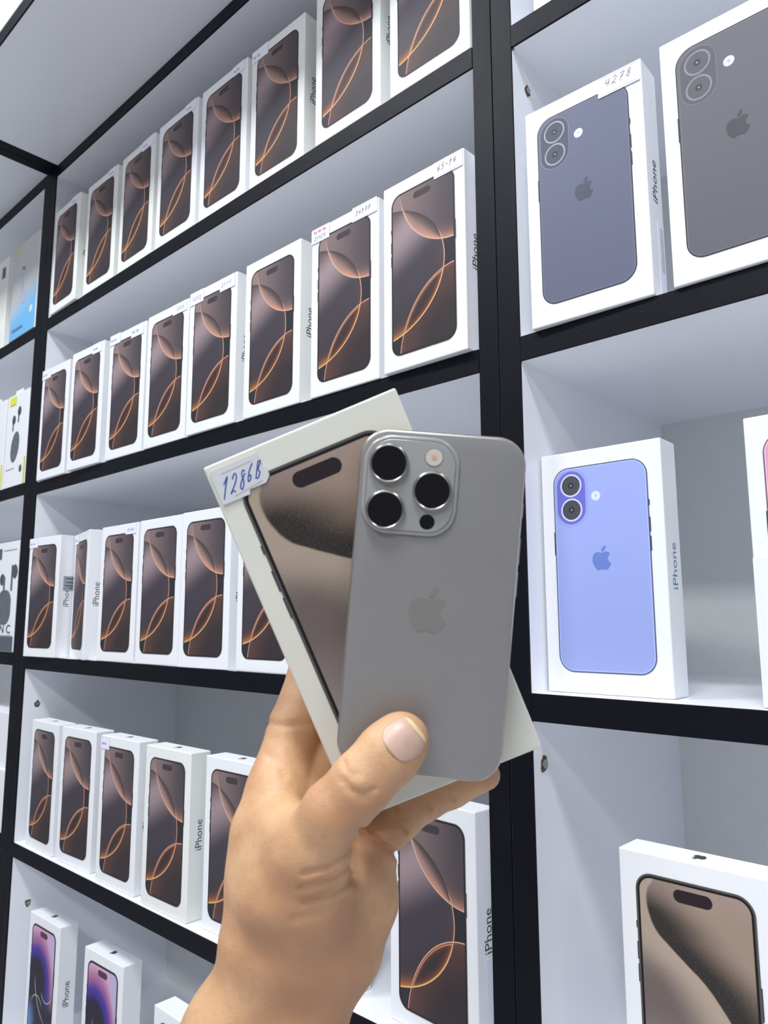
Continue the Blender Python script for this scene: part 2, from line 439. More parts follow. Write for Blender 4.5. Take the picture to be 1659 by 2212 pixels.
# ------------------------------------------------------------------ shelving bays
TH = 0.0411
YF, YB = 1.0, 1.558
def cabinet(label, xa, xb, shelves, top, fittings, thr=TH):
    """xa, xb: inner faces of the side boards (units). shelves: top-surface heights (units)"""
    t = thing('shelving_cabinet', label, 'shelving', WP((xa + xb) / 2, (YF + YB) / 2, 0) * 1.0, 0, 'white shelving cabinets with black front edges')
    base = Vector((t.location.x, t.location.y, 0.0)); t.location = base
    def L(x, y, z): return WP(x, y, z) - base
    zb = -CAMZ / S
    eb = 0.004
    def board(name, x0, x1, y0, y1, z0, z1, mat, parent=t, bev=0.0):
        a = L(x0, y0, z0); c = L(x1, y1, z1)
        return bx(name, a.x, c.x, a.y, c.y, a.z, c.z, mat, parent, bev)
    for x0, x1 in ((xa - TH, xa), (xb, xb + thr)):
        g = 0.0012
        o = board('side_panel', x0 + g, x1 - 0, YF + eb, YB + 0.02, zb, top, M['laminate']) if x0 < xa else board('side_panel', x0, x1 - g, YF + eb, YB + 0.02, zb, top, M['laminate'])
        board('edge_band', x0 + g, x1 - g * 0.3, YF, YF + eb, zb, top, M['black'], o, 0.0004)
    board('back_panel', xa, xb, YB, YB + 0.012, zb, top, M['backboard'])
    for z in shelves:
        o = board('shelf', xa, xb, YF + eb, YB, z - TH + 0.001, z, M['laminate'])
        board('edge_band', xa, xb, YF, YF + eb, z - TH, z + 0.0003, M['black'], o, 0.0003)
    o = board('top_panel', xa, xb, YF + eb, YB, top - TH, top, M['laminate'])
    board('edge_band', xa, xb, YF, YF + eb, top - TH, top, M['black'], o, 0.0003)
    for (x, y, z, sgn, sc) in fittings:
        p = L(x, y, z)
        rnd = random.Random(int(abs(y * z) * 9973))
        pts = []
        for i in range(14):
            a = 2 * math.pi * i / 14; r = (0.0052 + rnd.uniform(-0.0012, 0.001)) * sc
            pts.append((r * math.cos(a) * 0.8, r * math.sin(a)))
        o = link('cam_fitting', bm_mesh(prism(pts, 0, 0.0005, 'yz'), 'torn_hole'), M['chip'], t, p)
        link('screw_head', bm_mesh(disc(0.0030 * sc, 0.0003, 0.0014, 0, 0, 10, 'yz'), 'screw_head'), M['chrome'], o)
    return t
MAIN = (-2.503, -0.7047); RIGHT = (-0.622, 1.18); LEFT = (-4.40, -2.602)
sh = [1.0298, 0.4564, -0.1112, -0.683, -1.255, -1.83, -2.40]
cabinet('wide middle shelving cabinet holding the rows of bronze-circle phone boxes', MAIN[0], MAIN[1], sh, 1.6021,
        [(-2.503, 1.0476, -0.2654, 1, 1.0), (-2.503, 1.0577, -0.8737, 1, 1.0)])
cabinet('right-hand shelving cabinet with the slate, grey, blue and pink phone-back boxes', RIGHT[0], RIGHT[1], [1.0225] + sh[1:], 1.6021,
        [(-0.622, 1.0494, 0.9258, 1, 0.9), (-0.622, 1.0318, -0.2188, 1, 1.1), (-0.622, 1.0054, 0.984, 1, 0.4)])
cabinet('left-hand shelving cabinet at the picture edge with earbud packages', LEFT[0], LEFT[1], [1.03, 0.468, -0.104, -0.674, -1.245, -1.83, -2.40], 1.6021, [], .0590)

# overhead cabinets with black bottom edges
def overhead(label, xa, xb):
    base = WP((xa + xb) / 2, 0.645, 1.603)
    t = thing('overhead_cabinet', label, 'cabinet', base, 0, 'overhead wall cabinets')
    def L(x, y, z): return WP(x, y, z) - base
    ztop = 3.60; zb = 1.603; yf = 0.645
    def board(name, x0, x1, y0, y1, z0, z1, mat, parent=t):
        a = L(x0, y0, z0); c = L(x1, y1, z1); return bx(name, a.x, c.x, a.y, c.y, a.z, c.z, mat, parent, 0.0003, 1)
    for x0, x1 in ((xa, xa + TH), (xb - TH, xb)):
        o = board('side_panel', x0, x1, yf + .004, YB, zb + .004, ztop, M['laminate'])
        board('edge_band', x0, x1, yf, YB, zb, zb + .004, M['black'], o)
    o = board('bottom_panel', xa + TH, xb - TH, yf + .004, YB, zb + .0012, zb + TH, M['laminate'])
    board('edge_band', xa + TH, xb - TH, yf, yf + .004, zb, zb + TH, M['black'], o)
    w = (xb - xa - 2 * TH) / 2
    for i in range(2):
        d = board('door', xa + TH + i * w + .003, xa + TH + (i + 1) * w - .003, yf, yf + .03, zb + TH + .004, ztop, M['laminate'])
overhead('white overhead cabinet above the middle shelving, seen from below', MAIN[0] - TH, MAIN[1] + TH)
overhead('white overhead cabinet at the far left above the earbud shelves', LEFT[0] - TH, MAIN[0] - TH - 0.002)

# ------------------------------------------------------------------ phone boxes
BW, BH, BD = 0.197 * S, 0.374 * S, 0.055 * S
_mesh = {}
def shared(key, fn):
    if key not in _mesh: _mesh[key] = fn()
    return _mesh[key]
def oblink(name, me, mat, parent, loc=(0, 0, 0), rot=None):
    if not me.materials: me.materials.append(mat)
    o = bpy.data.objects.new(name, me); COL.objects.link(o); o.parent = parent; o.location = loc
    if rot: o.rotation_euler = rot
    return o
def pic_mesh(pw, ph, r, key): return shared('pic' + key, lambda: bm_mesh(prism(rr_pts(pw / 2, ph / 2, r, 8), 0.0, 0.0003), 'picture'))
def add_buttons(parent, kind, pw, side_l, side_r, mat):
    for sx, rows in ((-1, side_l), (1, side_r)):
        for z0, z1 in rows:
            me = shared('btn%.4f' % (z1 - z0), lambda: bm_mesh(box_bm(-.0003, .0003, 0, .0003, -(z1 - z0) / 2, (z1 - z0) / 2), 'printed_button'))
            oblink('printed_button', me, mat, parent, (sx * (pw / 2 + .0003), 0, (z0 + z1) / 2))
def sticker(parent, x0, x1, z0, z1, text=None, pen='pen_purple', h=0.0038, adv=0.0036, tx=None, tz=None, rules='rule_grey', mat='label', y=-0.0008, w=0.00048, slant=0.25, rise=0.0, extra=None, over=False):
    s = oblink('price_sticker', bm_mesh(prism([(x0, z0), (x1, z0), (x1, z1), (x0, z1)], y, y + 0.0004), 'sticker'), M[mat], parent)
    s['label'] = 'white paper sticker with handwriting'
    if text:
        oblink('handwriting', bm_mesh(ribbon(handwriting(text, tx if tx is not None else x0 + 0.002, tz if tz is not None else z0 + (z1 - z0) * 0.3, h, adv, slant, rise), w, y - 0.0001, y), 'handwriting'), M[pen], s)
    if extra:
        oblink('handwriting', bm_mesh(ribbon(handwriting(extra[0], extra[2], extra[3], extra[4], extra[5], slant, rise), w, y - 0.0001, y), 'handwriting'), M[extra[1]], s)
    if rules:
        oblink('ruled_line', bm_mesh(ribbon([[(x0 + 0.001, z0 + 0.0012), (x1 - 0.001, z0 + 0.0012)], [(x0 + 0.001, z1 - 0.001), (x1 - 0.001, z1 - 0.001)]], 0.00025, y - 0.0001, y), 'ruled_line'), M[rules], s)
    return s
def phone_box(kind, label, X, Y, yaw, Z, group, carton='carton', letter='ink', toplogo=True, letters=True):
    loc = WP(X, Y, Z); loc.z += 0.0002
    t = thing('phone_box', label, 'box', loc, yaw, group)
    c = oblink('carton', shared('carton' + carton, lambda: bm_mesh(box_bm(0, BW, 0, BD, 0, BH, 0.0009, 2), 'carton')), M[carton], t)
    pw, ph = {'bronze': (PW, PH), 'sand': (0.0706, 0.1466), 'violet': (0.0715, 0.1475)}.get(kind, (0.0716, 0.1476))
    r = 0.0105 if kind in ('bronze', 'sand', 'violet') else 0.0118
    ctr = (BW / 2, -0.0003, BH - 0.0118 - ph / 2)
    p = oblink('picture', pic_mesh(pw, ph, r, kind), M[kind], t, ctr)
    sl = [(0.040, 0.044), (0.022, 0.032), (0.009, 0.019)]; sr = [(0.010, 0.027)]
    if kind.startswith('back'): sl, sr = sr, sl
    add_buttons(p, kind, pw, sl, sr, M['ink_dark'])
    if kind.startswith('back'):
        lm = {'back_black': 'emblem_black', 'back_grey': 'emblem_grey', 'back_blue': 'emblem_blue', 'back_pink': 'emblem_pink'}[kind]
        oblink('emblem', shared('emb' + kind, lambda: bm_mesh(emblem_bm(0.0170, -0.0001, 0.0), 'emblem')), M[lm], p, (0, 0, 0.006))
    if toplogo:
        oblink('emblem', shared('toplogo' + letter, lambda: bm_mesh(emblem_bm(0.0100, 0.0, 0.0001, 'xy', True), 'emblem')), M[letter], t, (BW / 2, BD / 2, BH))
    if letters:
        me = shared('letters' + letter, lambda: text_mesh('iPhone', 0.0118, 0.00005, 1.0))
        oblink('lettering', me, M[letter], t, (BW + 0.00006, BD * 0.52, BH * 0.50), (math.pi / 2, -math.pi / 2, math.pi / 2))
    return t
M['emblem_black'] = simple('dark_slate_emblem', (74, 78, 96), 0.35)
M['emblem_grey'] = simple('dark_grey_emblem', (76, 77, 82), 0.35)
M['emblem_blue'] = simple('deep_blue_emblem', (110, 134, 208), 0.35)
M['emblem_pink'] = simple('deep_pink_emblem', (190, 120, 158), 0.35)
Z1, Z2, Z3, Z4, Z5 = 1.0298, 0.4564, -0.1112, -0.683, -1.255
ORD = ['first', 'second', 'third', 'fourth', 'fifth', 'sixth', 'seventh', 'eighth']
G1 = 'bronze-circle phone boxes on the top shelf'; G2 = 'bronze-circle phone boxes on the second shelf'
G3 = 'bronze-circle phone boxes on the third shelf'; G4 = 'bronze-circle phone boxes on the fourth shelf'
XL_, XR_ = 0.0, BW
row1 = [(-2.472, .9944, -.0215), (-2.2409, 1.0002, .0038), (-2.0195, 1.0029, -.0147), (-1.8012, 1.0005, .0017), (-1.5879, 1.0029, .0096), (-1.377, 1.008, .012), (-1.1288, 1.0, .0), (-0.9054, 1.0, .0)]
n1 = [('white phone box at the far left end of the top shelf, beside the post', None), ('white phone box, second from the left on the top shelf', None), ('white phone box with wide sticker notch, third from the left on the top shelf', None),
      ('white phone box, fourth from the left on the top shelf', None), ('white phone box, fifth from the left on the top shelf', None), ('white phone box with upper left corner sticker, sixth on the top shelf', None),
      ('large white phone box cut by the picture top, seventh on the top shelf', None), ('white phone box at the right end of the top shelf, against the black post', None)]
R1 = [phone_box('bronze', n1[i][0], *row1[i], Z1, G1, 'carton_cream' if i in (0, 1, 2, 5, 6) else 'carton') for i in range(8)]
TZ = BH
for i, (x0, x1) in {0: (.062, .084), 1: (.066, .086), 2: (.058, .088), 3: (.064, .088), 4: (.064, .086)}.items():
    sticker(R1[i], x0, x1, BH - (.0145 if i == 2 else .0128), BH - .0005, '~~', h=.0028, adv=.006, rules=None)
sticker(R1[5], .0008, .030, BH - .0150, BH - .0005, '~~', h=.0035, adv=.007, rules=None)
row2 = [(-2.4791, .9886, .0163), (-2.2452, .9835, .0315), (-2.0222, .9947, .0251), (-1.8088, .9965, .0166), (-1.5946, .9926, .016), (-1.3642, .9968, 0), (-1.1304, .9961, 0), (-.9139, .9893, -.0148)]
n2 = ['white phone box with lilac sticker at upper left, far left of the second shelf', 'white phone box with a small upper right sticker, second from left on the second shelf', 'white phone box, stickers on both upper corners, third on the second shelf',
      'white phone box with one upper right sticker, fourth on the second shelf', 'white phone box with stickers on both corners, fifth on the second shelf', 'white phone box without stickers showing side lettering, sixth on the second shelf',
      'white phone box with a red and blue written sticker at its left corner, second shelf', 'large white phone box with sticker 6514 at the right end of the second shelf']
R2 = [phone_box('bronze', n2[i], *row2[i], Z2, G2, 'carton_cream' if i == 5 else 'carton') for i in range(8)]
sticker(R2[0], .0008, .030, BH - .0150, BH + .0001, '~~', h=.004, adv=.008, rules=None)
sticker(R2[1], .060, .085, BH - .0145, BH - .0005, '~~', h=.004, adv=.007, rules=None)
sticker(R2[2], .0008, .028, BH - .0135, BH + .0006, '~~', h=.004, adv=.008, rules=None)
sticker(R2[2], .056, .086, BH - .0160, BH - .0008, '~~', h=.005, adv=.009, rules=None)
sticker(R2[3], .058, .088, BH - .0140, BH - .0008, '3235', h=.004, adv=.0042, rules=None, tx=.066)
sticker(R2[4], .0008, .028, BH - .0160, BH - .0005, '4232', h=.0045, adv=.0046, rules=None, tx=.006)
sticker(R2[4], .060, .088, BH - .0160, BH - .0008, '2117', h=.0045, adv=.0046, rules=None, tx=.063)
sticker(R2[6], .0004, .026, BH - .0155, BH - .0003, '25424', 'pen_purple', .0042, .0034, .004, BH - .0128, rules='rule_pink', extra=('~~~', 'pen_red', .003, BH - .0062, .0038, .0065))
sticker(R2[6], .058, .090, BH - .0135, BH + .0008, '34177', 'pen_black', .0042, .0040, .062, BH - .0085)
sticker(R2[7], .060, .0905, BH - .0155, BH - .0008, '65-14', 'pen_black', .0052, .0042, .0635, BH - .0098)
row3 = [(-2.4725, .9807, .0666), (-2.2693, 1.0374, -.2465), (-2.0239, 1.0012, .0165), (-1.8116, 1.0013, .0183), (-1.6014, .9978, .0217), (-1.3775, 1.004, .0)]
n3 = ['white phone box with grey seal label on its side, far left of the third shelf', 'turned white phone box with faded picture showing its side, second on the third shelf', 'white phone box with small upper right sticker, third on the third shelf',
      'plain white phone box in the middle of the third shelf, fourth from left', 'white phone box just left of the held box, third shelf', 'white phone box partly hidden behind the held box on the third shelf']
R3 = [phone_box('bronze', n3[i], *row3[i], Z3, G3) for i in range(6)]
sticker(R3[0], .0008, .026, BH - .0145, BH - .0005, '~~', h=.003, adv=.008, rules=None)
sticker(R3[1], .0008, .026, BH - .0145, BH - .0005, '~~', h=.003, adv=.008, rules=None)
sticker(R3[2], .062, .0865, BH - .0140, BH - .0010, '0506', h=.0035, adv=.0042, rules=None, tx=.066)
row4 = [(-2.463, 1.0214, -.0253), (-2.2408, 1.0172, .0359), (-1.9925, 1.0144, .0108), (-1.7518, 1.0118, .013), (-1.5114, 1.0271, .0138), (-1.236, 1.0298, .0), (-.943, 1.033, -.06)]
n4 = ['white phone box at the far left of the fourth shelf', 'white phone box with glare streak, second from left on the fourth shelf', 'white phone box with an upper left corner sticker, third on the fourth shelf', 'tall white phone box with readable side lettering, fourth on the fourth shelf',
      'white phone box partly covered by the hand, fifth on the fourth shelf', 'white phone box hidden behind the wrist on the fourth shelf', 'large white phone box at the right end of the fourth shelf, below the fingertips']
R4 = [phone_box('bronze', n4[i], *row4[i], Z4, G4, 'carton_cream' if i == 3 else 'carton') for i in range(7)]
sticker(R4[2], .0008, .021, BH - .0165, BH - .0012, '~~', h=.004, adv=.006)
# seal label on the side of the first box of the third shelf
s = oblink('seal_label', bm_mesh(box_bm(BW - .0001, BW + .0002, .0075, BD + .0, .094, .115), 'seal_label'), M['label_grey'], R3[0])
for k, (z, a, b_) in enumerate([(.1115, .011, .024), (.106, .012, .024), (.1015, .010, .024), (.098, .015, .022)]):
    oblink('printed_line', bm_mesh(box_bm(BW + .0002, BW + .0003, a, b_, z - .0006, z + .0006), 'printed_line'), M['ink_dark'], s)
# clear serial label on the last box of the fourth shelf
s = oblink('serial_label', bm_mesh(box_bm(BW - .0001, BW + .00015, .010, BD - .0005, .040, .068), 'serial_label'), M['label'], R4[6])
oblink('printed_mark', bm_mesh(ribbon([[(0, 0), (0.0012, 0.0008), (0.0004, 0.0018)], [(0.0026, 0), (0.0022, 0.0014), (0.0034, 0.0018)]], .0004, 0, .0001), 'printed_mark'), M['ink_dark'], s, (BW + .0002, .021, .060), (0, 0, math.pi / 2))
# row five
P5 = [(-2.4478, 1.0447, .0227), (-2.083, 1.0426, .0388), (-1.6604, 1.0064, 0.0)]
phone_box('violet', 'white phone box with violet glow screen at the bottom left corner', *P5[0], Z5, 'violet-screen phone boxes on the fifth shelf', letter='ink_dark')
phone_box('violet', 'white phone box with violet glow screen, right of the first violet one', *P5[1], Z5, 'violet-screen phone boxes on the fifth shelf', letter='ink_dark')
phone_box('sand', 'white phone box whose top peeks out beside the forearm at the bottom', *P5[2], Z5, None, letter='ink_dark')
# right cabinet
a = phone_box('back_black', 'white box printed with a slate phone back and sticker 4278', -.5927, .9896, .0268, Z2, None, letter='ink_dark')
sticker(a, .0600, .0908, BH - .0165, BH - .0012, '4278', 'pen_black', .0055, .0052, .0650, BH - .0100, w=.00035)
s = oblink('barcode_label', bm_mesh(box_bm(BW - .0001, BW + .00012, .0135, BD - .0008, .004, .058), 'barcode_label'), M['label'], a)
rb = random.Random(3)
oblink('barcode_lines', bm_mesh(join_bm([box_bm(BW + .00012, BW + .0002, .0175, BD - .003, .022 + k * .0011, .022 + k * .0011 + rb.choice((.0002, .0004, .0006))) for k in range(30)]), 'barcode_lines'), M['rule_grey'], s)
phone_box('back_grey', 'white box printed with a grey phone back at the upper right corner', -.3676, .994, .0063, Z2, None, letter='ink_dark')
phone_box('back_blue', 'white box printed with a periwinkle blue phone back', -.6186, 1.0471, .0132, Z3, None, letter='ink_blue')
a = phone_box('back_pink', 'white box with a pink phone back print, cut by the right edge', -.3, 1.0256, 0, Z3, None, letter='ink_dark')
oblink('paper_label', bm_mesh(box_bm(0.0002, BW - .0002, -.0010, -.0004, .0005, BH * .505), 'paper_label'), M['label'], a)
phone_box('sand', 'white phone box with sandy swirl screen in the bottom right corner', -.4933, 1.0047, -.019, Z4, None, letter='ink_dark')
phone_box('back_grey', 'white box on the uppermost right shelf, only its lower corner in view', -.5870, 1.02, 0, 1.0225, None, letter='ink_dark')

# ------------------------------------------------------------------ left cabinet goods
def carton_thing(name, label, cat, x0, x1, y0, y1, z0, z1, mat, group=None):
    base = WP(x0, y0, z0)
    t = thing(name, label, cat, base, 0, group)
    c = bx('carton', 0, (x1 - x0) * S, 0, (y1 - y0) * S, 0, (z1 - z0) * S, mat, t, 0.001)
    return t
m, b = newmat('white_to_blue_print', 0.4); x, y, z = xyz()
c = mix(ss(.075, .015, z - x * 0.30), (200, 203, 202), (112, 184, 232)); setcol(b, c); M['blueprint'] = m
t = carton_thing('earbud_box', 'white and sky blue earbud box beside the left post', 'box', -2.84, -2.612, 1.0, 1.08, 1.031, 1.404, M['carton_cream'])
W5 = .228 * S; H5 = .373 * S
link('front_print', bm_mesh(prism([(0.0008, .0008), (W5 - .0008, .0008), (W5 - .0008, H5 - .0008), (.0008, H5 - .0008)], -.0004, 0), 'front_print'), M['blueprint'], t)
def blob(parent, name, cx, cz, rx, rz, mat, y=-.0008, rot=0, n=20):
    pts = []
    for i in range(n):
        a_ = 2 * math.pi * i / n; u, v = rx * math.cos(a_), rz * math.sin(a_)
        pts.append((cx + u * math.cos(rot) - v * math.sin(rot), cz + u * math.sin(rot) + v * math.cos(rot)))
    return link(name, bm_mesh(prism(pts, y, y + .0004), name), mat, parent)
M['pale'] = simple('pale_case_print', (188, 196, 216), .4); M['bud'] = simple('dark_bud_print', (78, 84, 92), .4)
M['case'] = simple('grey_case_print', (112, 120, 128), .4, 0, .3, 90); M['yellow'] = simple('lime_label_print', (226, 232, 70), .5)
M['slate'] = simple('slate_print', (92, 98, 108), .5); M['cream_dot'] = simple('cream_badge_print', (226, 220, 190), .5); M['lime_pale'] = simple('pale_green_label', (206, 212, 176), .5)
blob(t, 'printed_earbud', .045, .100, .006, .016, M['pale'], rot=.1); blob(t, 'printed_case', .048, .070, .014, .012, M['pale'])
blob(t, 'printed_badge', .088, .038, .0055, .0065, M['cream_dot']); blob(t, 'printed_stem', .043, .124, .0016, .004, M['slate']); blob(t, 'printed_stem', .051, .122, .0016, .004, M['slate'])
bx('corner_label', .003, .026, -.0009, -.0004, H5 - .022, H5 - .003, M['lime_pale'], t)
bx('printed_title', .012, .056, -.0009, -.0004, .014, .019, M['ink_blue'], t)
t = carton_thing('earbud_box', 'plain cream package at the left picture edge on the top shelf', 'box', -3.10, -2.90, 1.0, 1.10, 1.031, 1.40, M['carton_cream'])
bx('corner_label', .068, .082, -.0006, 0, .135, .155, M['slate'], t)
# yellow-tagged earbud packages
def yellow_box(label, x0):
    t = carton_thing('earbud_package', label, 'box', x0, x0 + .19, 1.0, 1.06, .4685, .81, M['carton'], 'earbud packages with yellow tags')
    w = .19 * S; h = .3415 * S
    blob(t, 'printed_case', w * .48, h * .42, .0155, .026, M['case'], rot=-.25)
    for dx, dz in ((.0, 0), (.021, .012)):
        blob(t, 'printed_earbud', w * .36 + dx, h * .72 + dz, .0062, .0075, M['bud']); bx('printed_stem', w * .36 + dx - .004, w * .36 + dx - .001, -.0008, -.0004, h * .60 + dz, h * .72 + dz, M['bud'], t)
    bx('yellow_label', .012, .036, -.0009, -.0004, h - .018, h - .004, M['yellow'], t)
    bx('yellow_stripe', w - .005, w - .0006, -.0009, -.0004, .002, h * .28, M['yellow'], t)
    blob(t, 'printed_badge', w * .80, h * .17, .005, .006, M['slate'])
    bx('printed_line', w * .1, w * .5, -.0008, -.0004, h * .19, h * .198, M['rule_grey'], t)
    bx('hang_tab', .004, .036, .010, .0106, h - .001, h + .013, M['carton'], t, .0002)
    return t
yellow_box('white earbud package with yellow label and hang tab beside the left post', -2.80)
yellow_box('white earbud package with yellow stripe cut by the left picture edge', -3.005)
t = carton_thing('earbud_package', 'white earbud package lettered ANC with a grey charging case', 'box', -2.86, -2.612, 1.0, 1.07, -.1035, .272, M['carton'])
w = .248 * S; h = .3755 * S
bx('dark_footer', .0006, w - .0006, -.0006, -.0001, .001, .024, M['slate'], t)
o = link('printed_case', bm_mesh(prism(rr_pts(.026, .027, .020, 8, w * .62, h * .40), -.0008, -.0003), 'printed_case'), M['case'], t)
blob(t, 'printed_earbud', w * .50, h * .655, .009, .009, M['bud']); bx('printed_stem', w * .56, w * .60, -.0012, -.0003, h * .50, h * .68, M['case'], t)
blob(t, 'printed_earbud', w * .93, h * .72, .009, .011, M['bud']); bx('printed_stem', w * .82, w * .86, -.0012, -.0003, h * .55, h * .78, M['case'], t)
link('dark_badge', bm_mesh(prism(rr_pts(.0075, .0085, .002, 4, w * .36, h * .895), -.0008, -.0003), 'dark_badge'), M['slate'], t)
link('lettering', text_mesh('A N C', .019, .0002, 1.35), M['slate'], t, (w * .60, -.0006, h * .20)).rotation_euler = (math.pi / 2, 0, 0)
for zz in (.145, .92): bx('printed_line', w * .5 if zz > .5 else w * .1, w * .95, -.0008, -.0004, h * zz, h * zz + .0012, M['rule_grey'], t)
carton_thing('plain_carton', 'plain white carton, upper of the two stacked at the left picture edge', 'box', -3.0, -2.612, 1.02, 1.35, -.482, -.305, M['carton'], 'plain stacked cartons')
carton_thing('plain_carton', 'plain white carton, lower of the two stacked at the left picture edge', 'box', -3.0, -2.612, 1.005, 1.35, -.6735, -.4825, M['carton'], 'plain stacked cartons')

# ------------------------------------------------------------------ held box and phone (camera-side things, real scale)
def cam_frame(R3_, t3):
    m4 = Matrix([[*R3_[0], t3[0]], [*R3_[1], t3[1]], [*R3_[2], t3[2]], [0, 0, 0, 1]])
    return CM @ m4
hb = bpy.data.objects.new('phone_box', None); COL.objects.link(hb)
hb['label'] = 'white phone box with handwritten 128GB sticker held behind the grey phone'; hb['category'] = 'box'
BOXR = ((0.9237, -0.3831, -0.0043), (0.3818, 0.9214, -0.0731), (0.032, 0.0658, 0.9973)); BOXT = (-0.0041, -0.0434, -0.3301)
# local axes of a box: x right, y into the box, z up
hb.matrix_world = cam_frame(BOXR, BOXT) @ Matrix(((1, 0, 0, 0), (0, 0, 1, 0), (0, -1, 0, 0), (0, 0, 0, 1)))
oblink('carton', bm_mesh(box_bm(-BW / 2, BW / 2, 0, .0245, -BH / 2, BH / 2, .0010, 3), 'carton'), M['carton_light_tint'], hb)
p = oblink('picture', pic_mesh(.0706, .1466, .0105, 'sand'), M['sand'], hb, (0, -.0003, BH / 2 - .0122 - .0733))
add_buttons(p, 'sand', .0706, [(0.040, 0.044), (0.022, 0.032), (0.009, 0.019)], [(0.010, 0.027)], M['ink_dark'])
x0, z1 = -BW / 2, BH / 2
s = oblink('price_sticker', bm_mesh(prism([(x0 + .0022, z1 - .0185), (x0 + .0150, z1 - .0185), (x0 + .0158, z1 - .0165), (x0 + .0235, z1 - .0165), (x0 + .0262, z1 - .0140), (x0 + .0262, z1 - .0110), (x0 + .0245, z1 - .0085), (x0 + .0245, z1 - .0030), (x0 + .0022, z1 - .0030)], -.0009, -.0002), 'sticker'), M['label_blue'], hb)
s['label'] = 'paper sticker with blue handwriting 128 GB'
oblink('handwriting', bm_mesh(ribbon(handwriting('128', x0 + .0032, z1 - .0152, .0076, .0040, .50) + handwriting('GB', x0 + .0160, z1 - .0132, .0068, .0036, .45), .00055, -.0010, -.0009), 'handwriting'), M['pen_blue'], s)
oblink('ruled_line', bm_mesh(ribbon([[(x0 + .0065, z1 - .0055), (x0 + .0215, z1 - .0052)], [(x0 + .0085, z1 - .0168), (x0 + .0225, z1 - .0150)]], .0003, -.0010, -.0009), 'ruled_line'), M['rule_pink'], s)

ph_o = bpy.data.objects.new('smartphone', None); COL.objects.link(ph_o)
ph_o['label'] = 'grey titanium smartphone held upright, three-lens camera side facing the viewer'; ph_o['category'] = 'smartphone'
PHR = ((0.9952, 0.0811, -0.0547), (-0.0813, 0.9967, -0.0016), (0.0544, 0.006, 0.9985)); PHT = (0.01982, -0.03946, -0.31378)
ph_o.matrix_world = cam_frame(PHR, PHT)
m, b = newmat('matte_titanium_glass', 0.42, 0.35)
setcol(b, mix(noise(40.0, 2.0), (147, 146, 145), (141, 140, 139))); bump(b, noise(4000.0, 1.0), .06, .0001); M['ti_back'] = m
M['ti_frame'] = simple('brushed_titanium', (196, 188, 180), .26, .9, .05, 60)
m, b = newmat('glossy_plateau_glass', 0.12, 0.15); setcol(b, mix(noise(20.0), (160, 162, 160), (154, 155, 153))); M['plateau'] = m
M['lens_black'] = simple('black_lens_glass', (7, 7, 10), .04, 0, .1, 200)
M['lens_ring'] = simple('polished_lens_ring', (176, 172, 166), .18, .95)
M['flash'] = simple('frosted_flash_lens', (206, 200, 188), .2)
pw, ph_, th = .0706, .1466, .00825
def slab(hw, hh, r, z0, z1, bev, mat, name, parent, cx=0, cy=0, seg=3, n=12):
    bm = prism(rr_pts(hw, hh, r, n, cx, cy), z0, z1, 'xy')
    bmesh.ops.dissolve_limit(bm, angle_limit=0.01, verts=bm.verts[:], edges=bm.edges[:])
    es = [e_ for e_ in bm.edges if abs(e_.verts[0].co.z - e_.verts[1].co.z) < 1e-7]
    if bev: bmesh.ops.bevel(bm, geom=es, offset=bev, segments=seg, affect='EDGES', profile=.5)
    me = bm_mesh(bm, name, True); o = link(name, me, mat, parent)
    me.set_sharp_from_angle(angle=math.radians(35)) if hasattr(me, 'set_sharp_from_angle') else None
    return o
slab(pw / 2, ph_ / 2, .0125, -th, -.0006, .0016, M['ti_frame'], 'titanium_frame', ph_o)
slab(pw / 2 - .0009, ph_ / 2 - .0009, .0117, -.002, 0.0, .0006, M['ti_back'], 'back_glass', ph_o)
slab(.0203, .0210, .0118, -.001, .0014, .0013, M['plateau'], 'camera_plateau', ph_o, -.0128, .0497, 4)
slab(.0186, .0193, .0105, .0010, .0018, .0007, M['plateau'], 'camera_plateau', ph_o, -.0128, .0497, 3)
for cx, cy in ((-.0224, .0584), (-.0225, .0388), (-.0034, .0482)):
    bm = bmesh.new(); rings = []
    for r_, z_ in ((.0083, .0010), (.0083, .0034), (.0081, .0039), (.0077, .0041), (.0073, .0039), (.0073, .0030)):
        rings.append([bm.verts.new((cx + r_ * math.cos(2 * math.pi * i / 48), cy + r_ * math.sin(2 * math.pi * i / 48), z_)) for i in range(48)])
    for k in range(5):
        for i in range(48): bm.faces.new((rings[k][i], rings[k][(i + 1) % 48], rings[k + 1][(i + 1) % 48], rings[k + 1][i]))
    bm.faces.new(rings[-1])
    o = link('lens', bm_mesh(bm, 'lens'), M['lens_ring'], ph_o)
    link('lens_glass', bm_mesh(disc(.0073, .0031, .0036, cx, cy, 40, 'xy'), 'lens_glass'), M['lens_black'], o)
link('flash', bm_mesh(disc(.0036, .0016, .0021, -.0037, .0623, 28, 'xy'), 'flash'), M['flash'], ph_o)
link('flash_ring', bm_mesh(join_bm([prism([(-.0037 + r_ * math.cos(a_), .0623 + r_ * math.sin(a_)) for r_, a_ in [(.0039, 2 * math.pi * i / 28) for i in range(28)]], .0014, .00195, 'xy')]), 'flash_ring'), M['ti_frame'], ph_o)
link('flash_core', bm_mesh(disc(.0011, .0020, .00225, -.0037, .0623, 16, 'xy'), 'flash_core'), simple('amber_flash_core', (214, 170, 140), .2), ph_o)
link('depth_sensor', bm_mesh(disc(.0032, .0016, .0019, -.0045, .0350, 28, 'xy'), 'depth_sensor'), M['lens_black'], ph_o)
M['emblem_ti'] = simple('satin_emblem', (142, 138, 134), .42, .35)
link('emblem', bm_mesh(emblem_bm(.0195, -.0001, .00008, 'xy'), 'emblem'), M['emblem_ti'], ph_o, (-.0012, -.0020, .00006))
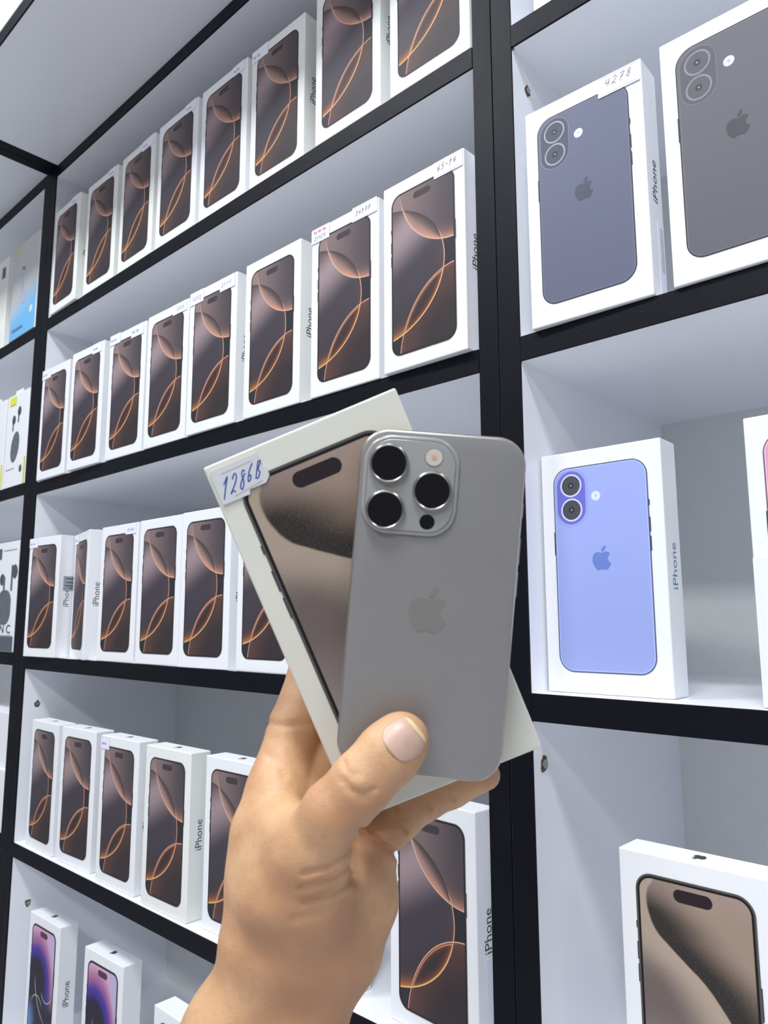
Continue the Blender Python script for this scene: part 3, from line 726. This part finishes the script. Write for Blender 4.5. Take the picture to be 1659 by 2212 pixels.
for z0_, z1_ in ((.040, .046), (.020, .031), (.006, .017)): bx('side_button', pw / 2 - .0004, pw / 2 + .0005, z0_, z1_, -.0055, -.0028, M['ti_frame'], ph_o, .0003)
#HAND-BEGIN
# ------------------------------------------------------------------ the hand: one continuous skin surface
def at(px, py, d):                                # a point given by photograph pixel and distance in metres
    return np.array(((px - 829.5) / F_PX * d, (1106.0 - py) / F_PX * d, -d))
def cone(P, a, b, ra, rb, zs=1.0):
    sc = np.array((1, 1, zs)); A = a * sc; B = b * sc; Q = P * sc; ab = B - A
    t = np.clip(((Q - A) @ ab) / (ab @ ab), 0, 1)
    return np.linalg.norm(Q - A - t[:, None] * ab, axis=1) - (ra + t * (rb - ra))
def smin(a, b, k):
    h = np.clip(0.5 + 0.5 * (b - a) / k, 0, 1)
    return b * (1 - h) + a * h - k * h * (1 - h)
def chain(P, pts, k=0.003, zs=1.0):
    f = None
    for i in range(len(pts) - 1):
        (p, r), (q, s) = pts[i], pts[i + 1]
        d = cone(P, at(*p), at(*q), r, s, zs)
        f = d if f is None else smin(f, d, k)
    return f
PALM = [  # (from, to, r, r, depth scale)
    ((600, 1705, .348), (576, 1800, .343), .0132, .0140, 1.0),
    ((576, 1800, .343), (572, 1900, .338), .0140, .0152, 1.0),
    ((572, 1900, .338), (572, 2010, .334), .0152, .0190, 1.0),
    ((640, 1640, .3660), (690, 1760, .3640), .0125, .0135, 1.0),
    ((612, 1790, .3270), (606, 1930, .3220), .0120, .0155, 1.0),
    ((655, 1740, .358), (690, 1900, .347), .0120, .0170, 1.0),
    ((720, 1790, .358), (745, 1900, .349), .0110, .0150, 1.0),
    ((806, 1850, .352), (793, 1950, .347), .0105, .0118, 1.0),
    ((793, 1950, .347), (752, 2040, .342), .0118, .0155, 1.0),
    ((690, 1900, .340), (660, 2010, .337), .0200, .0225, 1.1),
    ((600, 2050, .333), (505, 2235, .331), .0213, .0213, 1.0),
    ((700, 2062, .338), (625, 2240, .335), .0215, .0215, 1.0),
    ((505, 2235, .331), (390, 2480, .330), .0205, .0235, 1.0),
    ((625, 2240, .335), (520, 2500, .335), .0215, .0245, 1.0)]
THUMB = [((866, 1600, .3050), .0118), ((838, 1630, .3035), .0124), ((782, 1690, .3005), .0122), ((722, 1757, .3025), .0130), ((676, 1838, .3110), .0168), ((655, 1935, .3200), .0200), ((640, 2010, .3270), .0190)]
FINGERS = [
    [((596, 1700, .350), .0125), ((634, 1572, .362), .0122), ((672, 1455, .3745), .0112), ((755, 1400, .3780), .0098), ((830, 1420, .3740), .0085)],
    [((660, 1720, .358), .0120), ((740, 1585, .374), .0108), ((860, 1490, .3800), .0102), ((960, 1480, .3750), .0088)],
    [((730, 1770, .360), .0115), ((830, 1675, .376), .0104), ((950, 1590, .3800), .0098), ((1020, 1570, .3745), .0085)],
    [((812, 1818, .353), .0110), ((866, 1765, .362), .0100), ((918, 1728, .3690), .0096), ((976, 1703, .3720), .0090), ((1048, 1674, .3690), .0074)]]
def ex(x, y): return (400 + x / 2.183, 1400 + y / 2.183)
GROOVES = [  # polyline in picture px, near-side depth limit, depth of fold, width
    ([ex(560, 1062), ex(680, 1032), ex(760, 965), ex(792, 905)], .33, .0019, .0014),
    ([ex(540, 1128), ex(700, 1088), ex(790, 1010)], .33, .0019, .0014),
    ([ex(560, 1196), ex(690, 1160), ex(770, 1105), ex(800, 1040)], .33, .0016, .0015),
    ([ex(500, 1280), ex(650, 1245), ex(765, 1180)], .34, .0007, .0016),
    ([ex(792, 900), ex(804, 1000), ex(800, 1090)], .36, .0016, .0034),
    ([ex(742, 618), ex(790, 672), ex(840, 688), ex(890, 665)], .31, .0014, .0012),
    ([ex(752, 540), ex(765, 590), ex(805, 600)], .31, .0010, .0010),
    ([ex(760, 660), ex(820, 712), ex(880, 705)], .31, .0008, .0012),
    ([ex(820, 850), ex(905, 905), ex(1003, 975)], .40, .0030, .0018),
    ([ex(985, 755), ex(1005, 800), ex(1040, 860)], .40, .0020, .0015),
    ([ex(1128, 705), ex(1150, 750)], .40, .0016, .0014),
    ([ex(1238, 655), ex(1264, 708)], .40, .0016, .0014),
    ([ex(385, 352), ex(480, 368), ex(600, 352)], .40, .0010, .0016),
    ([ex(380, 500), ex(440, 540), ex(470, 600)], .35, .0006, .0018)]
def hand_field(P):
    palm = None
    for a, b_, ra, rb, zs in PALM:
        d = cone(P, at(*a), at(*b_), ra, rb, zs)
        palm = d if palm is None else smin(palm, d, .012)
    th = chain(P, THUMB, .005, 1.18)
    f = None
    for fg in FINGERS:
        d = chain(P, fg, .003)
        f = d if f is None else smin(f, d, .0015)
    d = smin(palm, f, .007); d = smin(d, th, .016)
    # knuckle pad of the thumb and fleshy bulges
    px = P[:, 0] / -P[:, 2] * F_PX + 829.5; py = 1106.0 - P[:, 1] / -P[:, 2] * F_PX; dep = -P[:, 2]
    near = np.abs(d) < .006
    idx = np.nonzero(near)[0]
    for pl, lim, amp, wid in GROOVES:
        best = np.full(len(idx), 1e9); w_px = wid * F_PX / .33
        for i in range(len(pl) - 1):
            a = np.array(pl[i]); ab = np.array(pl[i + 1]) - a
            q = np.stack([px[idx] - a[0], py[idx] - a[1]], 1)
            t = np.clip((q @ ab) / (ab @ ab), 0, 1)
            best = np.minimum(best, np.linalg.norm(q - t[:, None] * ab, axis=1))
        d[idx] += amp * np.exp(-(best / w_px) ** 2) * (dep[idx] < lim)
    q = np.hypot(px[idx] - ex(835, 640)[0], py[idx] - ex(835, 640)[1])
    d[idx] -= .0007 * np.exp(-(q / 16.0) ** 2) * (dep[idx] < .31)
    q = np.hypot(px[idx] - ex(400, 1420)[0], (py[idx] - ex(400, 1420)[1]))
    d[idx] += .0018 * np.exp(-(q / 45.0) ** 2) * (dep[idx] < .34)
    # skin gives way where it presses on the box and on the phone
    for R_, T_, hs, off in ((BOXR, BOXT, (BW / 2, BH / 2, .01225), -.01225), (PHR, PHT, (.0353, .0733, .004125), -.004125)):
        L_ = (P - np.array(T_)) @ np.array(R_); L_[:, 2] -= off
        q3 = np.abs(L_) - np.array(hs)
        sb = np.linalg.norm(np.maximum(q3, 0), axis=1) + np.minimum(q3.max(1), 0)
        d = np.maximum(d, .0006 - sb)
    return d
def surface_net(lo, hi, h):
    n = np.ceil((hi - lo) / h).astype(int) + 1
    ax = [lo[i] + h * np.arange(n[i]) for i in range(3)]
    F = np.empty(n)
    for i in range(n[0]):                          # slab by slab keeps memory small
        Y, Z = np.meshgrid(ax[1], ax[2], indexing='ij')
        P = np.stack([np.full(Y.size, ax[0][i]), Y.ravel(), Z.ravel()], 1)
        F[i] = hand_field(P).reshape(n[1], n[2])
    ins = F < 0
    nc = n - 1
    acc = np.zeros((*nc, 3)); cnt = np.zeros(nc)
    corners = [(i, j, k) for i in (0, 1) for j in (0, 1) for k in (0, 1)]
    def sl(c): return tuple(slice(c[i], c[i] + nc[i]) for i in range(3))
    for a in range(3):
        for c in corners:
            if c[a]: continue
            c2 = list(c); c2[a] = 1; c2 = tuple(c2)
            f0 = F[sl(c)]; f1 = F[sl(c2)]; m_ = (f0 < 0) != (f1 < 0)
            t = np.where(m_, f0 / np.where(m_, f0 - f1, 1), 0)
            for i in range(3):
                v = float(c[i]) + (t if i == a else 0)
                acc[..., i] += np.where(m_, v, 0)
            cnt += m_
    act = cnt > 0
    ids = -np.ones(nc, int); ids[act] = np.arange(act.sum())
    base = np.stack(np.nonzero(act), 1)
    V = lo + h * (base + acc[act] / cnt[act][:, None])
    faces = []
    for a in range(3):
        b_, c = (a + 1) % 3, (a + 2) % 3
        s0 = [slice(1, nc[i]) for i in range(3)]; s1 = list(s0)
        s0[a] = slice(0, nc[a]); s1[a] = slice(1, nc[a] + 1)
        i0 = ins[tuple(s0)]; i1 = ins[tuple(s1)]
        m_ = np.stack(np.nonzero(i0 != i1), 1)
        g = m_.copy()
        for i in range(3):
            if i != a: g[:, i] += 1
        flip = i0[tuple(m_.T)]
        def idd(db, dc):
            q = g.copy(); q[:, b_] += db; q[:, c] += dc; return ids[tuple(q.T)]
        quad = np.stack([idd(-1, -1), idd(0, -1), idd(0, 0), idd(-1, 0)], 1)
        quad[~flip] = quad[~flip][:, ::-1]
        faces.append(quad)
    return V, np.concatenate(faces)
m, b = newmat('skin', 0.50)
b.inputs['Subsurface Weight'].default_value = 0.18
b.inputs['Subsurface Radius'].default_value = (0.008, 0.003, 0.0015)
b.inputs['Subsurface Scale'].default_value = 0.6
n1_, n2_, n3_ = noise(45.0, 4.0), noise(300.0, 3.0), noise(17.0, 3.0)
c = mix(ss(.35, .7, n1_), (210, 168, 127), (196, 150, 112))
c = mix(ss(.5, .75, n2_) * .25, c, (178, 128, 90)); c = mix(ss(.42, .66, n3_) * .75, c, (178, 129, 94)); setcol(b, c)
bump(b, noise(900.0, 3.0) + noise(160.0, 3.0) * 1.2, .30, .0006); M['skin'] = m
M['nail'] = simple('fingernail', (214, 174, 154), .36, 0, .08, 200, **{'Subsurface Weight': .1})
M['nail_tip'] = simple('pale_nail_edge', (228, 204, 158), .35)
V, Fq = surface_net(np.array((-.115, -.275, -.398)), np.array((.066, -.055, -.284)), .00125)
me = bpy.data.meshes.new('arm_and_hand'); me.from_pydata(V.tolist(), [], Fq.tolist()); me.update()
for p_ in me.polygons: p_.use_smooth = True
person = bpy.data.objects.new('person', None); COL.objects.link(person); person.matrix_world = CM
person['label'] = 'person\'s left hand and forearm reaching in, gripping the grey phone and box'; person['category'] = 'person'
link('arm_and_hand', me, M['skin'], person)
# thumbnail: a thin curved plate laid on the thumb's skin
def nail_patch(u0, u1, w, lift, name, mat, parent):
    N, K = 14, 14; ctr = np.array((873.0, 1597.0)); axd = np.array((.77, -.635)); acr = np.array((.635, .77))
    pts = []
    for i in range(N + 1):
        u = u0 + (u1 - u0) * i / N
        ww = w * (1 - abs(u / 41.5) ** 3.2) ** .42 if abs(u) < 41.5 else 0.0
        for j in range(K + 1): pts.append((u, ww * (2 * j / K - 1)))
    P2 = np.array([ctr + axd * u + acr * v for u, v in pts])
    lo_, hi_ = np.full(len(P2), .270), np.full(len(P2), .312)
    for _ in range(22):
        mid = (lo_ + hi_) / 2
        Q = np.stack([(P2[:, 0] - 829.5) / F_PX * mid, (1106 - P2[:, 1]) / F_PX * mid, -mid], 1)
        ins_ = hand_field(Q) < 0
        hi_ = np.where(ins_, mid, hi_); lo_ = np.where(ins_, lo_, mid)
    def lay(d): return np.stack([(P2[:, 0] - 829.5) / F_PX * d, (1106 - P2[:, 1]) / F_PX * d, -d], 1)
    uv = np.array(pts); crown = .0005 * (1 - (uv[:, 1] / w) ** 2)
    A = lay(mid - lift - crown); B = lay(mid + .0008)
    fs = []; o_ = len(A)
    for i in range(N):
        for j in range(K):
            q = [i * (K + 1) + j, i * (K + 1) + j + 1, (i + 1) * (K + 1) + j + 1, (i + 1) * (K + 1) + j]
            fs.append(q); fs.append([x_ + o_ for x_ in q[::-1]])
    rim = [i * (K + 1) for i in range(N + 1)] + [N * (K + 1) + j for j in range(1, K + 1)] + [i * (K + 1) + K for i in range(N - 1, -1, -1)] + [j for j in range(K - 1, 0, -1)]
    for i in range(len(rim)):
        a, c = rim[i], rim[(i + 1) % len(rim)]; fs.append([a, c, c + o_, a + o_])
    me_ = bpy.data.meshes.new(name); me_.from_pydata(np.vstack([A, B]).tolist(), [], fs)
    bm = bmesh.new(); bm.from_mesh(me_); bmesh.ops.remove_doubles(bm, verts=bm.verts[:], dist=1e-6); bmesh.ops.recalc_face_normals(bm, faces=bm.faces[:]); bm.to_mesh(me_); bm.free()
    for p_ in me_.polygons: p_.use_smooth = True
    return link(name, me_, mat, parent)
nl = nail_patch(-41.0, 33.0, 47.0, .0001, 'thumbnail', M['nail'], person)
nail_patch(30.5, 39.5, 46.0, .0003, 'nail_edge', M['nail_tip'], nl)
#HAND-END
